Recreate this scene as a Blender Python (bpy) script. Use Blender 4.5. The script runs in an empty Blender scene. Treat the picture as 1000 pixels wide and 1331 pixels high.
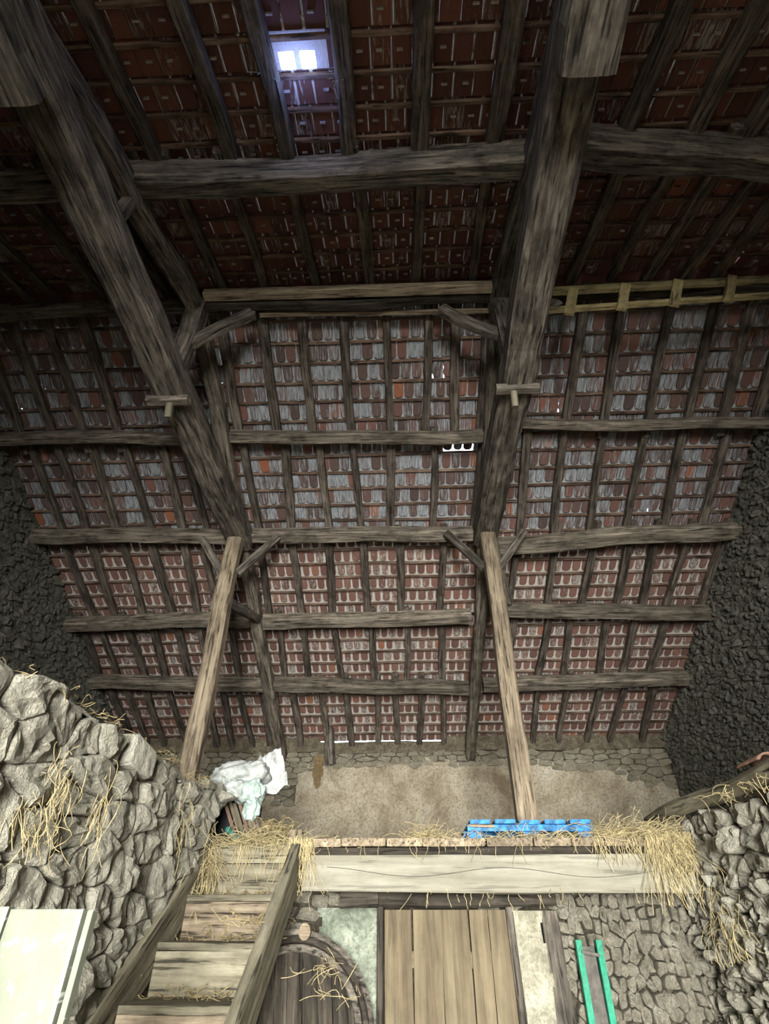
import bpy, math, random
from mathutils import Vector, Matrix, noise
random.seed(7)
C = bpy.context.scene.collection
V = Vector

# ------------------------------------------------------------------ camera
F, PITCH, YAW = 696.5, .649, .039
cp, sp, cy, sy = math.cos(PITCH), math.sin(PITCH), math.cos(YAW), math.sin(YAW)
FW = V((-sy*cp, cy*cp, sp)); RT = V((cy, sy, 0)); UP = RT.cross(FW)
cam = bpy.data.cameras.new('camera'); camo = bpy.data.objects.new('camera', cam); C.objects.link(camo)
cam.sensor_fit = 'VERTICAL'; cam.sensor_height = 36.0; cam.lens = F*36/1331; cam.clip_start = .05
m = Matrix((RT, UP, -FW)).transposed().to_4x4(); camo.matrix_world = m
bpy.context.scene.camera = camo
def ray(px, py): return FW + RT*((px-500)/F) + UP*((665.5-py)/F)
def at_y(px, py, y): d = ray(px, py); return d*(y/d.y)
def at_x(px, py, x): d = ray(px, py); return d*(x/d.x)
def at_z(px, py, z): d = ray(px, py); return d*(z/d.z)
# ------------------------------------------------------------------ world, light, exposure
w = bpy.data.worlds.new('sky'); bpy.context.scene.world = w; w.use_nodes = True
bg = w.node_tree.nodes['Background']; bg.inputs[0].default_value = (.80, .88, 1, 1); bg.inputs[1].default_value = 5.0
def area(name, loc, rot, sx, sy_, power, col):
    l = bpy.data.lights.new(name, 'AREA'); l.shape = 'RECTANGLE'; l.size = sx; l.size_y = sy_; l.energy = power; l.color = col
    o = bpy.data.objects.new(name, l); C.objects.link(o); o.location = loc; o.rotation_euler = rot; return o
# daylight through the open barn doorway behind the photographer
dl = area('doorway_daylight', (.3, -5.45, 0), (math.radians(80), 0, 0), 2.2, 3.4, 900, (1, .985, .90)); dl.data.spread = math.radians(88)
# small lamp added under the glass roof tile to give its blue glow
sk = bpy.data.lights.new('skylight_fill_lamp', 'POINT'); sk.shadow_soft_size = .07; sk.energy = 4.5; sk.color = (.30, .42, 1)
sko = bpy.data.objects.new('skylight_fill_lamp', sk); C.objects.link(sko); sko.location = (-.66, 1.15, 4.70)
vs = bpy.context.scene.view_settings
vs.view_transform = 'Standard'; vs.look = 'None'; vs.gamma = 1; vs.use_curve_mapping = False; vs.exposure = 0.0

# ------------------------------------------------------------------ frame of the barn (metres)
XL, XR = -2.2, 1.115                 # truss planes
GL, GR = -5.16, 4.52                 # gable walls
RY, RZ = 3.296, 5.482                # ridge
WY, WZ = 10.085, 2.347               # back wall / eave
TZ, PY = 4.121, 5.786                # tie beam height, post position
NY, NZ = 1.786, 4.904                # near purlin
FD = V((0, WY-RY, WZ-RZ)); FLEN = FD.length; FD.normalize(); FN = V((0, -FD.z, FD.y)).normalized()
if FN.z < 0: FN = -FN
ND = V((0, NY-RY, NZ-RZ)).normalized(); NN = V((0, ND.z, -ND.y)).normalized()
if NN.z < 0: NN = -NN
APEX = V((0, RY, RZ))
def far(x, s, off=0): return V((x, 0, 0)) + APEX + FD*s + FN*off
def near(x, s, off=0): return V((x, 0, 0)) + APEX + ND*s + NN*off
def hit(px, py, n, off=0):
    d = ray(px, py); return d*((APEX.dot(n)+off)/d.dot(n))
def at_far(px, py, off=0): return hit(px, py, FN, off)
def at_near(px, py, off=0): return hit(px, py, NN, off)
def s_far(p): return (p-APEX).dot(FD)
def s_near(p): return (p-APEX).dot(ND)
def proj(p):
    d = p.dot(FW); return (500+F*p.dot(RT)/d, 665.5-F*p.dot(UP)/d) if d > .05 else (-9999, -9999)

# ------------------------------------------------------------------ materials
def mat(name, rough=.85):
    m = bpy.data.materials.new(name); m.use_nodes = True; nt = m.node_tree
    b = nt.nodes['Principled BSDF']; b.inputs['Roughness'].default_value = rough
    b.inputs['Specular IOR Level'].default_value = .25
    return m, nt, b
def nd(nt, t, **k):
    n = nt.nodes.new(t)
    for a, v in k.items(): setattr(n, a, v)
    return n
def noise_n(nt, vec, scale, detail=4, rough=.6, dist=0):
    n = nd(nt, 'ShaderNodeTexNoise'); n.inputs['Scale'].default_value = scale; n.inputs['Detail'].default_value = detail
    n.inputs['Roughness'].default_value = rough; n.inputs['Distortion'].default_value = dist
    nt.links.new(vec, n.inputs['Vector']); return n.outputs['Fac']
def ramp(nt, fac, stops):
    r = nd(nt, 'ShaderNodeValToRGB'); e = r.color_ramp.elements
    while len(e) < len(stops): e.new(.5)
    for i, (p, c) in enumerate(stops): e[i].position = p; e[i].color = (*c, 1)
    nt.links.new(fac, r.inputs[0]); return r.outputs[0]
def mix(nt, fac, a, b, mode='MIX'):
    n = nd(nt, 'ShaderNodeMix', data_type='RGBA', blend_type=mode)
    for s, v in ((n.inputs[0], fac), (n.inputs[6], a), (n.inputs[7], b)):
        if isinstance(v, (int, float)): s.default_value = v
        elif isinstance(v, tuple): s.default_value = (*v, 1)
        else: nt.links.new(v, s)
    return n.outputs[2]
def mathn(nt, op, a, b=None, c=None):
    n = nd(nt, 'ShaderNodeMath', operation=op)
    for s, v in zip(n.inputs, (a, b, c)):
        if v is None: continue
        if isinstance(v, (int, float)): s.default_value = v
        else: nt.links.new(v, s)
    return n.outputs[0]
def bump(nt, b, h, strength=.5, dist=.02):
    n = nd(nt, 'ShaderNodeBump'); n.inputs['Strength'].default_value = strength; n.inputs['Distance'].default_value = dist
    nt.links.new(h, n.inputs['Height']); nt.links.new(n.outputs[0], b.inputs['Normal'])
def coords(nt, sc=(1, 1, 1), src='Object'):
    t = nd(nt, 'ShaderNodeTexCoord'); mp = nd(nt, 'ShaderNodeMapping'); mp.inputs['Scale'].default_value = sc
    nt.links.new(t.outputs[src], mp.inputs[0]); return mp.outputs[0]
def attr(nt, name, vec=False, sc=None):
    a = nd(nt, 'ShaderNodeAttribute', attribute_name=name)
    if not vec: return a.outputs['Fac']
    mp = nd(nt, 'ShaderNodeMapping'); mp.inputs['Scale'].default_value = sc; nt.links.new(a.outputs['Vector'], mp.inputs[0]); return mp.outputs[0]

def wood(name, dark, mid, light, grain=1., rough=.85, blotch=.8, cracks=.7):
    m, nt, b = mat(name, rough)
    oi = nd(nt, 'ShaderNodeObjectInfo')
    add = nd(nt, 'ShaderNodeVectorMath', operation='ADD')
    nt.links.new(coords(nt, (1.1*grain, 16*grain, 16*grain)), add.inputs[0])
    k = mathn(nt, 'MULTIPLY', oi.outputs['Random'], 60.); cmb = nd(nt, 'ShaderNodeCombineXYZ')
    for i in range(3): nt.links.new(k, cmb.inputs[i])
    nt.links.new(cmb.outputs[0], add.inputs[1])
    v = add.outputs[0]
    g = noise_n(nt, v, 1.6, 6, .65, .4); big = noise_n(nt, v, .35, 3)
    col = ramp(nt, g, [(.30, dark), (.52, mid), (.74, light)])
    col = mix(nt, mathn(nt, 'MULTIPLY', ramp(nt, big, [(.4, (0, 0, 0)), (.7, (1, 1, 1))]), .45), col, dark)
    crack = ramp(nt, noise_n(nt, v, 3.2, 3, .5, .2), [(.36, (0, 0, 0)), (.42, (1, 1, 1))])
    blot = ramp(nt, noise_n(nt, coords(nt, (3, 5, 5)), 1.3, 5, .7), [(.38, (.38,)*3), (.56, (1,)*3)])
    col = mix(nt, blotch, col, blot, 'MULTIPLY')
    col = mix(nt, 1., col, mix(nt, cracks, (1, 1, 1), crack), 'MULTIPLY')
    val = mathn(nt, 'MULTIPLY_ADD', oi.outputs['Random'], .5, .75)
    hs = nd(nt, 'ShaderNodeHueSaturation'); nt.links.new(col, hs.inputs['Color']); nt.links.new(val, hs.inputs['Value'])
    nt.links.new(hs.outputs[0], b.inputs['Base Color'])
    bump(nt, b, g, .7, .02); return m
M = {}
M['old'] = wood('weathered_oak', (.04, .034, .03), (.17, .148, .125), (.42, .37, .31))
M['rafter'] = wood('rafter_oak', (.04, .033, .028), (.16, .132, .11), (.36, .31, .26))
M['batten'] = wood('batten_wood', (.09, .055, .042), (.22, .145, .11), (.40, .30, .24))
M['pale'] = wood('pale_oak', (.13, .10, .07), (.33, .265, .19), (.52, .44, .33), blotch=.55)
M['new'] = wood('new_softwood', (.26, .21, .10), (.38, .31, .16), (.48, .41, .24), .6)
M['grey'] = wood('grey_planks', (.12, .105, .075), (.26, .235, .17), (.40, .37, .28), .8, blotch=.5)
M['white_beam'] = wood('limewashed_beam', (.20, .185, .145), (.29, .275, .225), (.39, .375, .32), .6, blotch=.2, cracks=.3)
M['purlin'] = wood('purlin_oak', (.07, .06, .048), (.24, .205, .165), (.50, .44, .36))
M['door'] = wood('door_planks', (.13, .10, .065), (.22, .178, .115), (.30, .25, .165), .5, blotch=.25, cracks=.2)
M['darkwood'] = wood('dark_shaded_oak', (.02, .017, .013), (.06, .05, .04), (.13, .11, .09))  # dark oak; on the drum it carries painted shade

def stone(name, a, b_, c, moss=.0, scale=1.):
    m, nt, b = mat(name, .95)
    v = coords(nt); n1 = noise_n(nt, v, 7*scale, 6, .7); n2 = noise_n(nt, v, 38*scale, 5, .7)
    col = ramp(nt, n1, [(.3, a), (.5, b_), (.72, c)])
    rn = attr(nt, 'rnd')
    col = mix(nt, mathn(nt, 'MULTIPLY', rn, .45), col, tuple(x*.5 for x in b_))
    col = mix(nt, ramp(nt, n2, [(.42, (.35,)*3), (.6, (0,)*3)]), col, tuple(x*.45 for x in a))
    nt.links.new(col, b.inputs['Base Color']); bump(nt, b, mathn(nt, 'ADD', mathn(nt, 'ADD', n2, n1), mathn(nt, 'MULTIPLY', noise_n(nt, v, 95*scale, 4, .7), .5)), 1., .045); return m
M['stone'] = stone('limestone_rubble', (.40, .38, .31), (.60, .57, .475), (.78, .75, .65))
M['stone_brown'] = stone('brown_flat_stones', (.24, .215, .165), (.48, .44, .355), (.70, .66, .56), scale=1.4)
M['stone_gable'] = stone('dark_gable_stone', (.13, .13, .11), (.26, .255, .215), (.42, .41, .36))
M['stone_back'] = stone('pale_back_stone', (.34, .30, .23), (.54, .49, .38), (.70, .65, .53))
M['block'] = stone('smooth_limestone', (.56, .54, .46), (.66, .64, .55), (.74, .72, .63), scale=.6)
def earth(name, a, b_, c, s=2.5):
    m, nt, b = mat(name, .97); v = coords(nt)
    n1 = noise_n(nt, v, s, 8, .72, .5); n2 = noise_n(nt, v, 30, 4, .7)
    col = ramp(nt, n1, [(.32, a), (.5, b_), (.66, c)])
    col = mix(nt, ramp(nt, n2, [(.38, (.5,)*3), (.55, (0,)*3)]), col, tuple(x*.55 for x in a))
    nt.links.new(col, b.inputs['Base Color']); bump(nt, b, mathn(nt, 'ADD', n1, n2), .8, .04); return m
M['mortar_mid'] = earth('sandy_mortar', (.12, .105, .075), (.24, .21, .155), (.38, .34, .26), 8)
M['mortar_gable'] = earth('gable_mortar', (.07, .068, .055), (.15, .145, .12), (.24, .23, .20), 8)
M['mortar'] = earth('dark_mortar', (.035, .03, .022), (.075, .065, .048), (.13, .11, .08), 8)
M['mortar_pale'] = earth('earth_mortar', (.10, .085, .06), (.19, .16, .115), (.30, .26, .19), 8)
M['plaster'] = earth('earth_plaster', (.26, .205, .14), (.52, .45, .345), (.70, .64, .52), 1.5)
M['limeplaster'] = earth('green_stained_lime_plaster', (.12, .14, .105), (.25, .28, .225), (.42, .45, .37), 3)
M['whiteplaster'] = earth('crumbling_white_plaster', (.24, .225, .165), (.38, .36, .28), (.52, .50, .41), 5)
M['mud'] = earth('brown_mud', (.16, .11, .055), (.26, .19, .10), (.34, .26, .15), 4)
M['dirt'] = earth('trodden_dirt', (.09, .075, .05), (.16, .135, .09), (.25, .21, .15), 3)

def tilemat(name, reds, white, amount, streak):
    m, nt, b = mat(name, .8)
    rn = attr(nt, 'rnd'); tc = attr(nt, 'tc', True, (1, 1, 1))
    base = ramp(nt, rn, [(0, reds[0]), (.5, reds[1]), (.93, reds[2]), (1, reds[3])])
    v2 = attr(nt, 'tc', True, streak)
    n = noise_n(nt, v2, 1., 5, .7, .3); r2 = mathn(nt, 'FRACT', mathn(nt, 'MULTIPLY', rn, 37.7))
    thr = mathn(nt, 'ADD', n, mathn(nt, 'MULTIPLY', mathn(nt, 'SUBTRACT', r2, .5), .30))
    f = ramp(nt, thr, [(.60-amount, (0,)*3), (.72-amount, (1,)*3)])
    col = mix(nt, f, base, mix(nt, ramp(nt, noise_n(nt, v2, 1.7, 3), [(.4, (0,)*3), (.6, (1,)*3)]), tuple(x*.42 for x in white), white))
    nt.links.new(col, b.inputs['Base Color']); bump(nt, b, n, .5, .01); return m
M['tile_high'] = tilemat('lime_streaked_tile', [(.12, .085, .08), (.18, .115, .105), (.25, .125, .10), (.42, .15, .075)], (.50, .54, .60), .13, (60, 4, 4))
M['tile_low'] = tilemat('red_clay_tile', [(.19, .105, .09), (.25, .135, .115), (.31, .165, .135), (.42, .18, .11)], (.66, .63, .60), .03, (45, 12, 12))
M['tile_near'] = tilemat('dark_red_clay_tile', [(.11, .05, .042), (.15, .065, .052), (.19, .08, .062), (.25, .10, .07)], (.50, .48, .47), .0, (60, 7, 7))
def limemat(name, a, b_, dark, thr):
    m, nt, b = mat(name, .95); v = coords(nt, (6, 2.2, 2.2)); v1 = coords(nt)
    n = noise_n(nt, v, 9, 5, .7); n2 = noise_n(nt, v1, 4.5, 3, .6)
    col = mix(nt, n, a, b_); col = mix(nt, ramp(nt, n2, [(thr, (0,)*3), (thr+.12, (1,)*3)]), col, dark)
    nt.links.new(col, b.inputs['Base Color']); bump(nt, b, n, .6, .02); return m
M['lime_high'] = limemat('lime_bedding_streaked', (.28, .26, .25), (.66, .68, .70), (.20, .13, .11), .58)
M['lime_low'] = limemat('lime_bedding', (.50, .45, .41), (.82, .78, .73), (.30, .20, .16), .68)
M['lime_near'] = limemat('lime_bedding_dark', (.20, .16, .15), (.70, .67, .66), (.11, .05, .04), .58)  # near-slope bedding, a darker mix with deep brown blotches

def flat(name, col, rough=.6, metal=0, bumpy=0, var=.25):
    m, nt, b = mat(name, rough); v = coords(nt); n = noise_n(nt, v, 14, 5, .65)
    nt.links.new(mix(nt, ramp(nt, n, [(.4, (1,)*3), (.62, (0,)*3)]), col, tuple(c*(1-var*1.6) for c in col)), b.inputs['Base Color'])
    b.inputs['Metallic'].default_value = metal
    if bumpy: bump(nt, b, n, bumpy, .02)
    return m
M['straw'] = flat('straw', (.52, .43, .24), .8, var=.25)
M['straw_dark'] = flat('old_straw', (.40, .32, .17), .85, var=.3)
M['blue'] = flat('blue_paint', (.03, .27, .66), .5, bumpy=.4, var=.45)
M['green'] = flat('green_paint', (.012, .27, .16), .4, bumpy=.2)
M['iron'] = flat('rusty_dark_iron', (.11, .10, .09), .6, .2, .4)
M['sack'] = flat('pale_woven_sack', (.50, .53, .52), .45, bumpy=.7)
M['sackgreen'] = flat('mint_woven_sack', (.50, .62, .58), .45, bumpy=.7)
M['film'] = flat('milky_plastic_film', (.66, .68, .68), .3, bumpy=.5)
M['black'] = flat('black_cloth', (.02, .02, .025), .7)
M['brown'] = flat('brown_card', (.30, .20, .15), .8)
M['bottle'] = flat('teal_plastic', (.03, .22, .18), .35)
M['clay'] = flat('terracotta', (.42, .25, .18), .8, bumpy=.5)
M['web'] = flat('dusty_cobweb', (.55, .6, .75), .9)
def paintboard():
    m, nt, b = mat('flaking_white_board', .35); v = coords(nt, (1, 1, .22))
    n = noise_n(nt, v, 3, 4); f = noise_n(nt, v, 26, 3, .55, .6)
    col = ramp(nt, n, [(.35, (.13, .14, .11)), (.6, (.19, .205, .165))])
    col = mix(nt, ramp(nt, f, [(.62, (0,)*3), (.66, (1,)*3)]), col, (.50, .52, .47))
    nt.links.new(col, b.inputs['Base Color']); bump(nt, b, f, .3, .01); return m
M['board'] = paintboard()
def glassmat():
    m, nt, b = mat('glass_tile', .1); g = nd(nt, 'ShaderNodeBsdfTranslucent'); t = nd(nt, 'ShaderNodeBsdfTransparent')
    g.inputs[0].default_value = (.85, .9, 1, 1); t.inputs[0].default_value = (.9, .94, 1, 1)
    n = noise_n(nt, coords(nt, (1, .3, 1)), 60, 3); mx = nd(nt, 'ShaderNodeMixShader')
    nt.links.new(mathn(nt, 'MULTIPLY', n, .5), mx.inputs[0]); nt.links.new(t.outputs[0], mx.inputs[1]); nt.links.new(g.outputs[0], mx.inputs[2])
    nt.links.new(mx.outputs[0], nt.nodes['Material Output'].inputs[0]); return m
M['glass'] = glassmat()

# ------------------------------------------------------------------ mesh helpers
WM = {}
class MB:
    def __init__(s): s.v = []; s.f = []; s.r = []; s.t = []; s.mi = []
    def add(s, vs, fs, rnd=None, tc=None, mi=0):
        o = len(s.v); s.v += [tuple(x) for x in vs]; s.f += [tuple(o+i for i in f) for f in fs]
        rnd = random.random() if rnd is None else rnd
        s.r += [rnd]*len(vs); s.t += (tc if tc else [(0, 0, 0)]*len(vs)); s.mi += [mi]*len(fs)
    def box(s, c, h, M3=None, rnd=None, mi=0, taper=1.):
        vs = []
        for z in (-1, 1):
            k = 1 if z < 0 else taper
            for x, y in ((-1, -1), (1, -1), (1, 1), (-1, 1)): 
                p = V((x*h[0]*k, y*h[1]*k, z*h[2])); vs.append((M3 @ p if M3 else p)+V(c))
        s.add(vs, [(0, 3, 2, 1), (4, 5, 6, 7), (0, 1, 5, 4), (1, 2, 6, 5), (2, 3, 7, 6), (3, 0, 4, 7)], rnd, mi=mi)
    def build(s, name, mats, parent=None, mw=None, smooth=False):
        me = bpy.data.meshes.new(name); me.from_pydata(s.v, [], s.f)
        for m_ in (mats if isinstance(mats, (list, tuple)) else [mats]): me.materials.append(M[m_])
        if any(s.mi): me.polygons.foreach_set('material_index', s.mi)
        a = me.attributes.new('rnd', 'FLOAT', 'POINT'); a.data.foreach_set('value', s.r)
        a = me.attributes.new('tc', 'FLOAT_VECTOR', 'POINT'); a.data.foreach_set('vector', [c for t in s.t for c in t])
        if smooth: me.polygons.foreach_set('use_smooth', [True]*len(s.f))
        me.update(); return link(name, me, parent, mw)
def link(name, me, parent=None, mw=None):
    o = bpy.data.objects.new(name, me); C.objects.link(o); mw = mw or Matrix.Identity(4)
    o.matrix_basis = mw; WM[o.name] = mw
    if parent: o.parent = parent; o.matrix_parent_inverse = WM[parent.name].inverted()
    return o
def empty(name, loc):
    return link(name, None, None, Matrix.Translation(V(loc)))
def tag(o, label=None, cat=None, group=None, kind=None):
    for k, v in (('label', label), ('category', cat), ('group', group), ('kind', kind)):
        if v: o[k] = v
    return o
def frame(p0, p1, up=V((0, 0, 1))):
    x = (p1-p0).normalized(); y = up.cross(x)
    if y.length < .05: y = V((0, 1, 0)).cross(x)
    y.normalize(); z = x.cross(y)
    return Matrix.Translation(p0) @ Matrix((x, y, z)).transposed().to_4x4()
def nz(p, s=1.): return noise.noise(V(p)*s)
def timber(name, p0, p1, w_, h_, m_, parent=None, rough=.012, bow=(0, 0), step=.15, up=V((0, 0, 1)), taper=1., roundness=.28):
    """a hewn beam: chamfered octagonal section, wandering and uneven along its length (local X)"""
    p0 = V(p0); p1 = V(p1); L = (p1-p0).length; n = max(2, int(L/step)); sd = random.random()*100; mb = MB()
    vs = []; fs = []; c = roundness
    sec = [(-1, -1+c), (-1+c, -1), (1-c, -1), (1, -1+c), (1, 1-c), (1-c, 1), (-1+c, 1), (-1, 1-c)]
    for i in range(n+1):
        t = i/n; k = 1+(taper-1)*t
        oy = bow[0]*math.sin(math.pi*t)+nz((t*L*.9, sd, 0))*rough*2.2; oz = bow[1]*math.sin(math.pi*t)+nz((t*L*.9, 0, sd))*rough*2.2
        for j, (a, b) in enumerate(sec):
            r = 1+nz((t*L*2.5+sd, j*.9, sd))*rough*5.5+nz((t*L*7+sd, j*1.7, sd))*rough*4
            vs.append((t*L, a*w_/2*k*r+oy, b*h_/2*k*r+oz))
    for i in range(n):
        for j in range(8):
            a = i*8+j; b = i*8+(j+1) % 8; fs.append((a, a+8, b+8, b))
    fs.append(tuple(range(8))); fs.append(tuple(n*8+j for j in range(7, -1, -1)))
    mb.add(vs, fs); return mb.build(name, m_, parent, frame(p0, p1, up))
def plank(name, p0, p1, w_, t_, m_, parent=None, up=V((0, 0, 1)), rough=.004):
    return timber(name, p0, p1, w_, t_, m_, parent, rough, step=.4, up=up, roundness=.1)

# ------------------------------------------------------------------ stones
def cells(u0, u1, v0, v1, cu, cv, jit=.42, drop=.15, keep=None):
    """anisotropic voronoi cells (convex polygons) over a rectangle: coursed rubble"""
    nu = int((u1-u0)/cu)+3; nv = int((v1-v0)/cv)+3; seeds = {}
    for j in range(-1, nv):
        off = random.random()
        for i in range(-1, nu):
            if random.random() < drop: continue
            seeds[(i, j)] = (u0+(i+off+random.uniform(-jit, jit)*.8)*cu, v0+(j+.5+random.uniform(-jit, jit)*.45)*cv)
    out = []
    for (i, j), (su, sv) in seeds.items():
        if not (u0 <= su <= u1 and v0 <= sv <= v1) or (keep and not keep(su, sv)): continue
        poly = [(su-cu*1.6, sv-cv*1.5), (su+cu*1.6, sv-cv*1.5), (su+cu*1.6, sv+cv*1.5), (su-cu*1.6, sv+cv*1.5)]
        k = (cu/cv)
        for dj in (-2, -1, 0, 1, 2):
            for di in (-2, -1, 0, 1, 2):
                q = seeds.get((i+di, j+dj))
                if not q or (di == 0 and dj == 0): continue
                mu, mv = (su+q[0])/2, (sv+q[1])/2; nu_, nv_ = (q[0]-su), (q[1]-sv)*k*k
                new = []; L = len(poly)
                for a in range(L):
                    p, r = poly[a], poly[(a+1) % L]
                    dp = (p[0]-mu)*nu_+(p[1]-mv)*nv_; dr = (r[0]-mu)*nu_+(r[1]-mv)*nv_
                    if dp <= 0: new.append(p)
                    if dp*dr < 0: t = dp/(dp-dr); new.append((p[0]+(r[0]-p[0])*t, p[1]+(r[1]-p[1])*t))
                poly = new
                if len(poly) < 3: break
            if len(poly) < 3: break
        if len(poly) >= 3: out.append(((su, sv), poly))
    return out
def stone_geo(poly, O, U, W, N, depth, gap, rough, n=9, fine=1, calm=1.):
    cx = sum(p[0] for p in poly)/len(poly); cv = sum(p[1] for p in poly)/len(poly)
    per = [0]
    for a in range(len(poly)):
        p, q = poly[a], poly[(a+1) % len(poly)]; per.append(per[-1]+math.hypot(q[0]-p[0], q[1]-p[1]))
    ring = []
    for a in range(len(poly)):
        p, q = poly[a], poly[(a+1) % len(poly)]; L_ = math.hypot(q[0]-p[0], q[1]-p[1])
        if L_ < per[-1]*.035: continue
        ring.append((p[0]+(q[0]-p[0])*.10, p[1]+(q[1]-p[1])*.10))
        for k in range(1, 1+int(L_/per[-1]*n*.8)): t = k/(1+int(L_/per[-1]*n*.8)); ring.append((p[0]+(q[0]-p[0])*t, p[1]+(q[1]-p[1])*t))
        ring.append((p[0]+(q[0]-p[0])*.90, p[1]+(q[1]-p[1])*.90))
    n = len(ring) if ring else n
    ph = random.random()
    for k in range(n if not ring else 0):
        s = (k+ph)/n*per[-1]; a = 0
        while a < len(poly)-1 and per[a+1] < s: a += 1
        t = (s-per[a])/max(1e-6, per[a+1]-per[a]); p, q = poly[a], poly[(a+1) % len(poly)]
        ring.append((p[0]+(q[0]-p[0])*t, p[1]+(q[1]-p[1])*t))
    size = per[-1]/4; g = max(.3, 1-gap/size*2)
    tu, tv = random.uniform(-.16, .16), random.uniform(-.22, .12); dz = random.uniform(-.3, .35)*depth; tu *= .6*calm; tv *= .6*calm
    levels = [(1.0, -.9), (.99, .3), (.93, .82), (.62, 1.0)] if fine == 1 else [(1.0, -.9), (1.0, .3), (.97, .72), (.88, .93), (.60, 1.0), (.30, 1.02)]
    sd = random.random()*50; vs = []
    for (k, h) in levels:
        for (a, b) in ring:
            x = cx+(a-cx)*k*g; y = cv+(b-cv)*k*g
            nn = V((x*1., y*1., sd)); 
            dx = nz(nn, 9)*rough*.5; dy = nz(nn+V((9, 9, 9)), 9)*rough*.5
            hh = h*depth+(0 if h < 0 else dz+(x-cx)*tu+(y-cv)*tv+(nz(nn, 14)*rough+nz(nn, 5)*rough*1.2)*(1 if h > .3 else .4))
            vs.append(O+U*(x+dx)+W*(y+dy)+N*hh)
    vs.append(O+U*cx+W*cv+N*(depth*1.04+dz+nz((cx, cv, sd), 9)*rough))
    fs = []; L = len(levels)
    for l in range(L-1):
        for k in range(n): a = l*n+k; b = l*n+(k+1) % n; fs.append((a, b, b+n, a+n))
    t = (L-1)*n
    for k in range(n): fs.append((t+k, t+(k+1) % n, t+n))
    return vs, fs
def stone_wall(parent, O, U, W, rect, cu, cv, m_, depth=.04, gap=.012, rough=.03, keep=None, limit=280, drop=.15, n=9, fine=1, skip=None, name='stone'):
    N = U.cross(W)
    if N.dot(-(O+U*(rect[0]+rect[1])/2+W*(rect[2]+rect[3])/2)) < 0: N = -N
    cs = cells(*rect, cu, cv, drop=drop, keep=keep); sc = []
    for (c, poly) in cs:
        P = O+U*c[0]+W*c[1]; px, py = proj(P); vis = -60 < px < 1060 and -60 < py < 1400
        if skip and skip(P): continue
        sc.append(((P.length if vis else 100+P.length), poly))
    sc.sort(key=lambda t: t[0]); rest = MB()
    for i, (d, poly) in enumerate(sc):
        vs, fs = stone_geo(poly, O, U, W, N, depth*random.uniform(.75, 1.3), gap, rough, n, fine)
        if i < limit and d < 90: mb = MB(); mb.add(vs, fs); mb.build(name, m_, parent)
        else: rest.add(vs, fs)
    if rest.v: tag(rest.build('small_stones', m_, parent), kind='stuff')
def slab(name, pts, thick, nrm, m_, parent=None):
    """a flat polygon with thickness behind it"""
    n = len(pts); nrm = V(nrm).normalized(); vs = [V(p) for p in pts]+[V(p)-nrm*thick for p in pts]
    mb = MB(); mb.add(vs, [tuple(range(n)), tuple(range(2*n-1, n-1, -1))]+[(i, i+n, (i+1) % n+n, (i+1) % n) for i in range(n)]); return mb.build(name, m_, parent)
def relief(name, O, U, W, u0, u1, v0, v1, nu, nv, amp, fr, m_, parent=None, keep=None, smooth=True):
    N = U.cross(W)
    if N.dot(-O) < 0: N = -N
    vs = [O+U*(u0+(u1-u0)*i/nu)+W*(v0+(v1-v0)*j/nv)+N*(nz((i/nu*(u1-u0), j/nv*(v1-v0), 3), fr)*amp+nz((i/nu*(u1-u0), j/nv*(v1-v0), 7), fr*4)*amp*.3) for j in range(nv+1) for i in range(nu+1)]
    fs = []
    for j in range(nv):
        for i in range(nu):
            if keep and not keep(u0+(u1-u0)*(i+.5)/nu, v0+(v1-v0)*(j+.5)/nv): continue
            a = j*(nu+1)+i; fs.append((a, a+1, a+nu+2, a+nu+1))
    mb = MB(); mb.add(vs, fs); return mb.build(name, m_, parent, smooth=smooth)
X_, Y_, Z_ = V((1, 0, 0)), V((0, 1, 0)), V((0, 0, 1))
BOT = -1.72; LOFT = .46

# ================================================================== ROOF
ROOF_OFF = .20      # tiles lie this far above the purlin axes
roofF = tag(empty('ceiling', (0, RY, RZ)), kind='structure', label='far roof slope of clay tiles on battens and rafters above the back wall')
roofN = tag(empty('ceiling', (0, RY, RZ+.05)), kind='structure', label='near roof slope of dark red clay tiles overhead with the glass tile')
# --- light leaks: cells without bedding
PITCHR = FLEN/31
def tile_geo(P, xc, s, wd, ln, off, tail, yawj, lift):
    """tile outline in (x, s); P maps (x, s, off) to world"""
    ca, sa = math.cos(yawj), math.sin(yawj); h = wd/2
    if tail: out = [(-h, 0), (h, 0), (h, ln*.70), (h*.85, ln*.84), (h*.4, ln*.925), (-h*.4, ln*.925), (-h*.85, ln*.84), (-h, ln*.70)]
    else: out = [(-h, 0), (h, 0), (h, ln), (-h, ln)]
    n = len(out); vs = []; tcs = []; ro = (random.random()*9, random.random()*9, random.random()*9)
    for k in (0, 1):
        for (a, b) in out:
            vs.append(P(xc+a*ca-b*sa, s+a*sa+b*ca, off+k*.013+lift*b/ln)); tcs.append((a+ro[0], b+ro[1], k*.013+ro[2]))
    fs = [tuple(range(n-1, -1, -1)), tuple(range(n, 2*n))]+[(i, (i+1) % n, (i+1) % n+n, i+n) for i in range(n)]
    return vs, fs, tcs
leaksF = [at_far(*q, ROOF_OFF) for q in ((593, 577), (583, 577), (603, 577), (594, 455), (593, 470), (33, 528), (62, 492), (703, 461), (395, 1000), (847, 658), (951, 664), (318, 454), (447, 421), (308, 455), (578, 487), (569, 487), (300, 495), (733, 531), (155, 434), (571, 414), (585, 414), (152, 806), (478, 477))]
BIGS = [at_far(*q, ROOF_OFF) for q in ((593, 577), (908, 845), (50, 728), (104, 835), (130, 905))]
leaksF += BIGS[1:]
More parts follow.
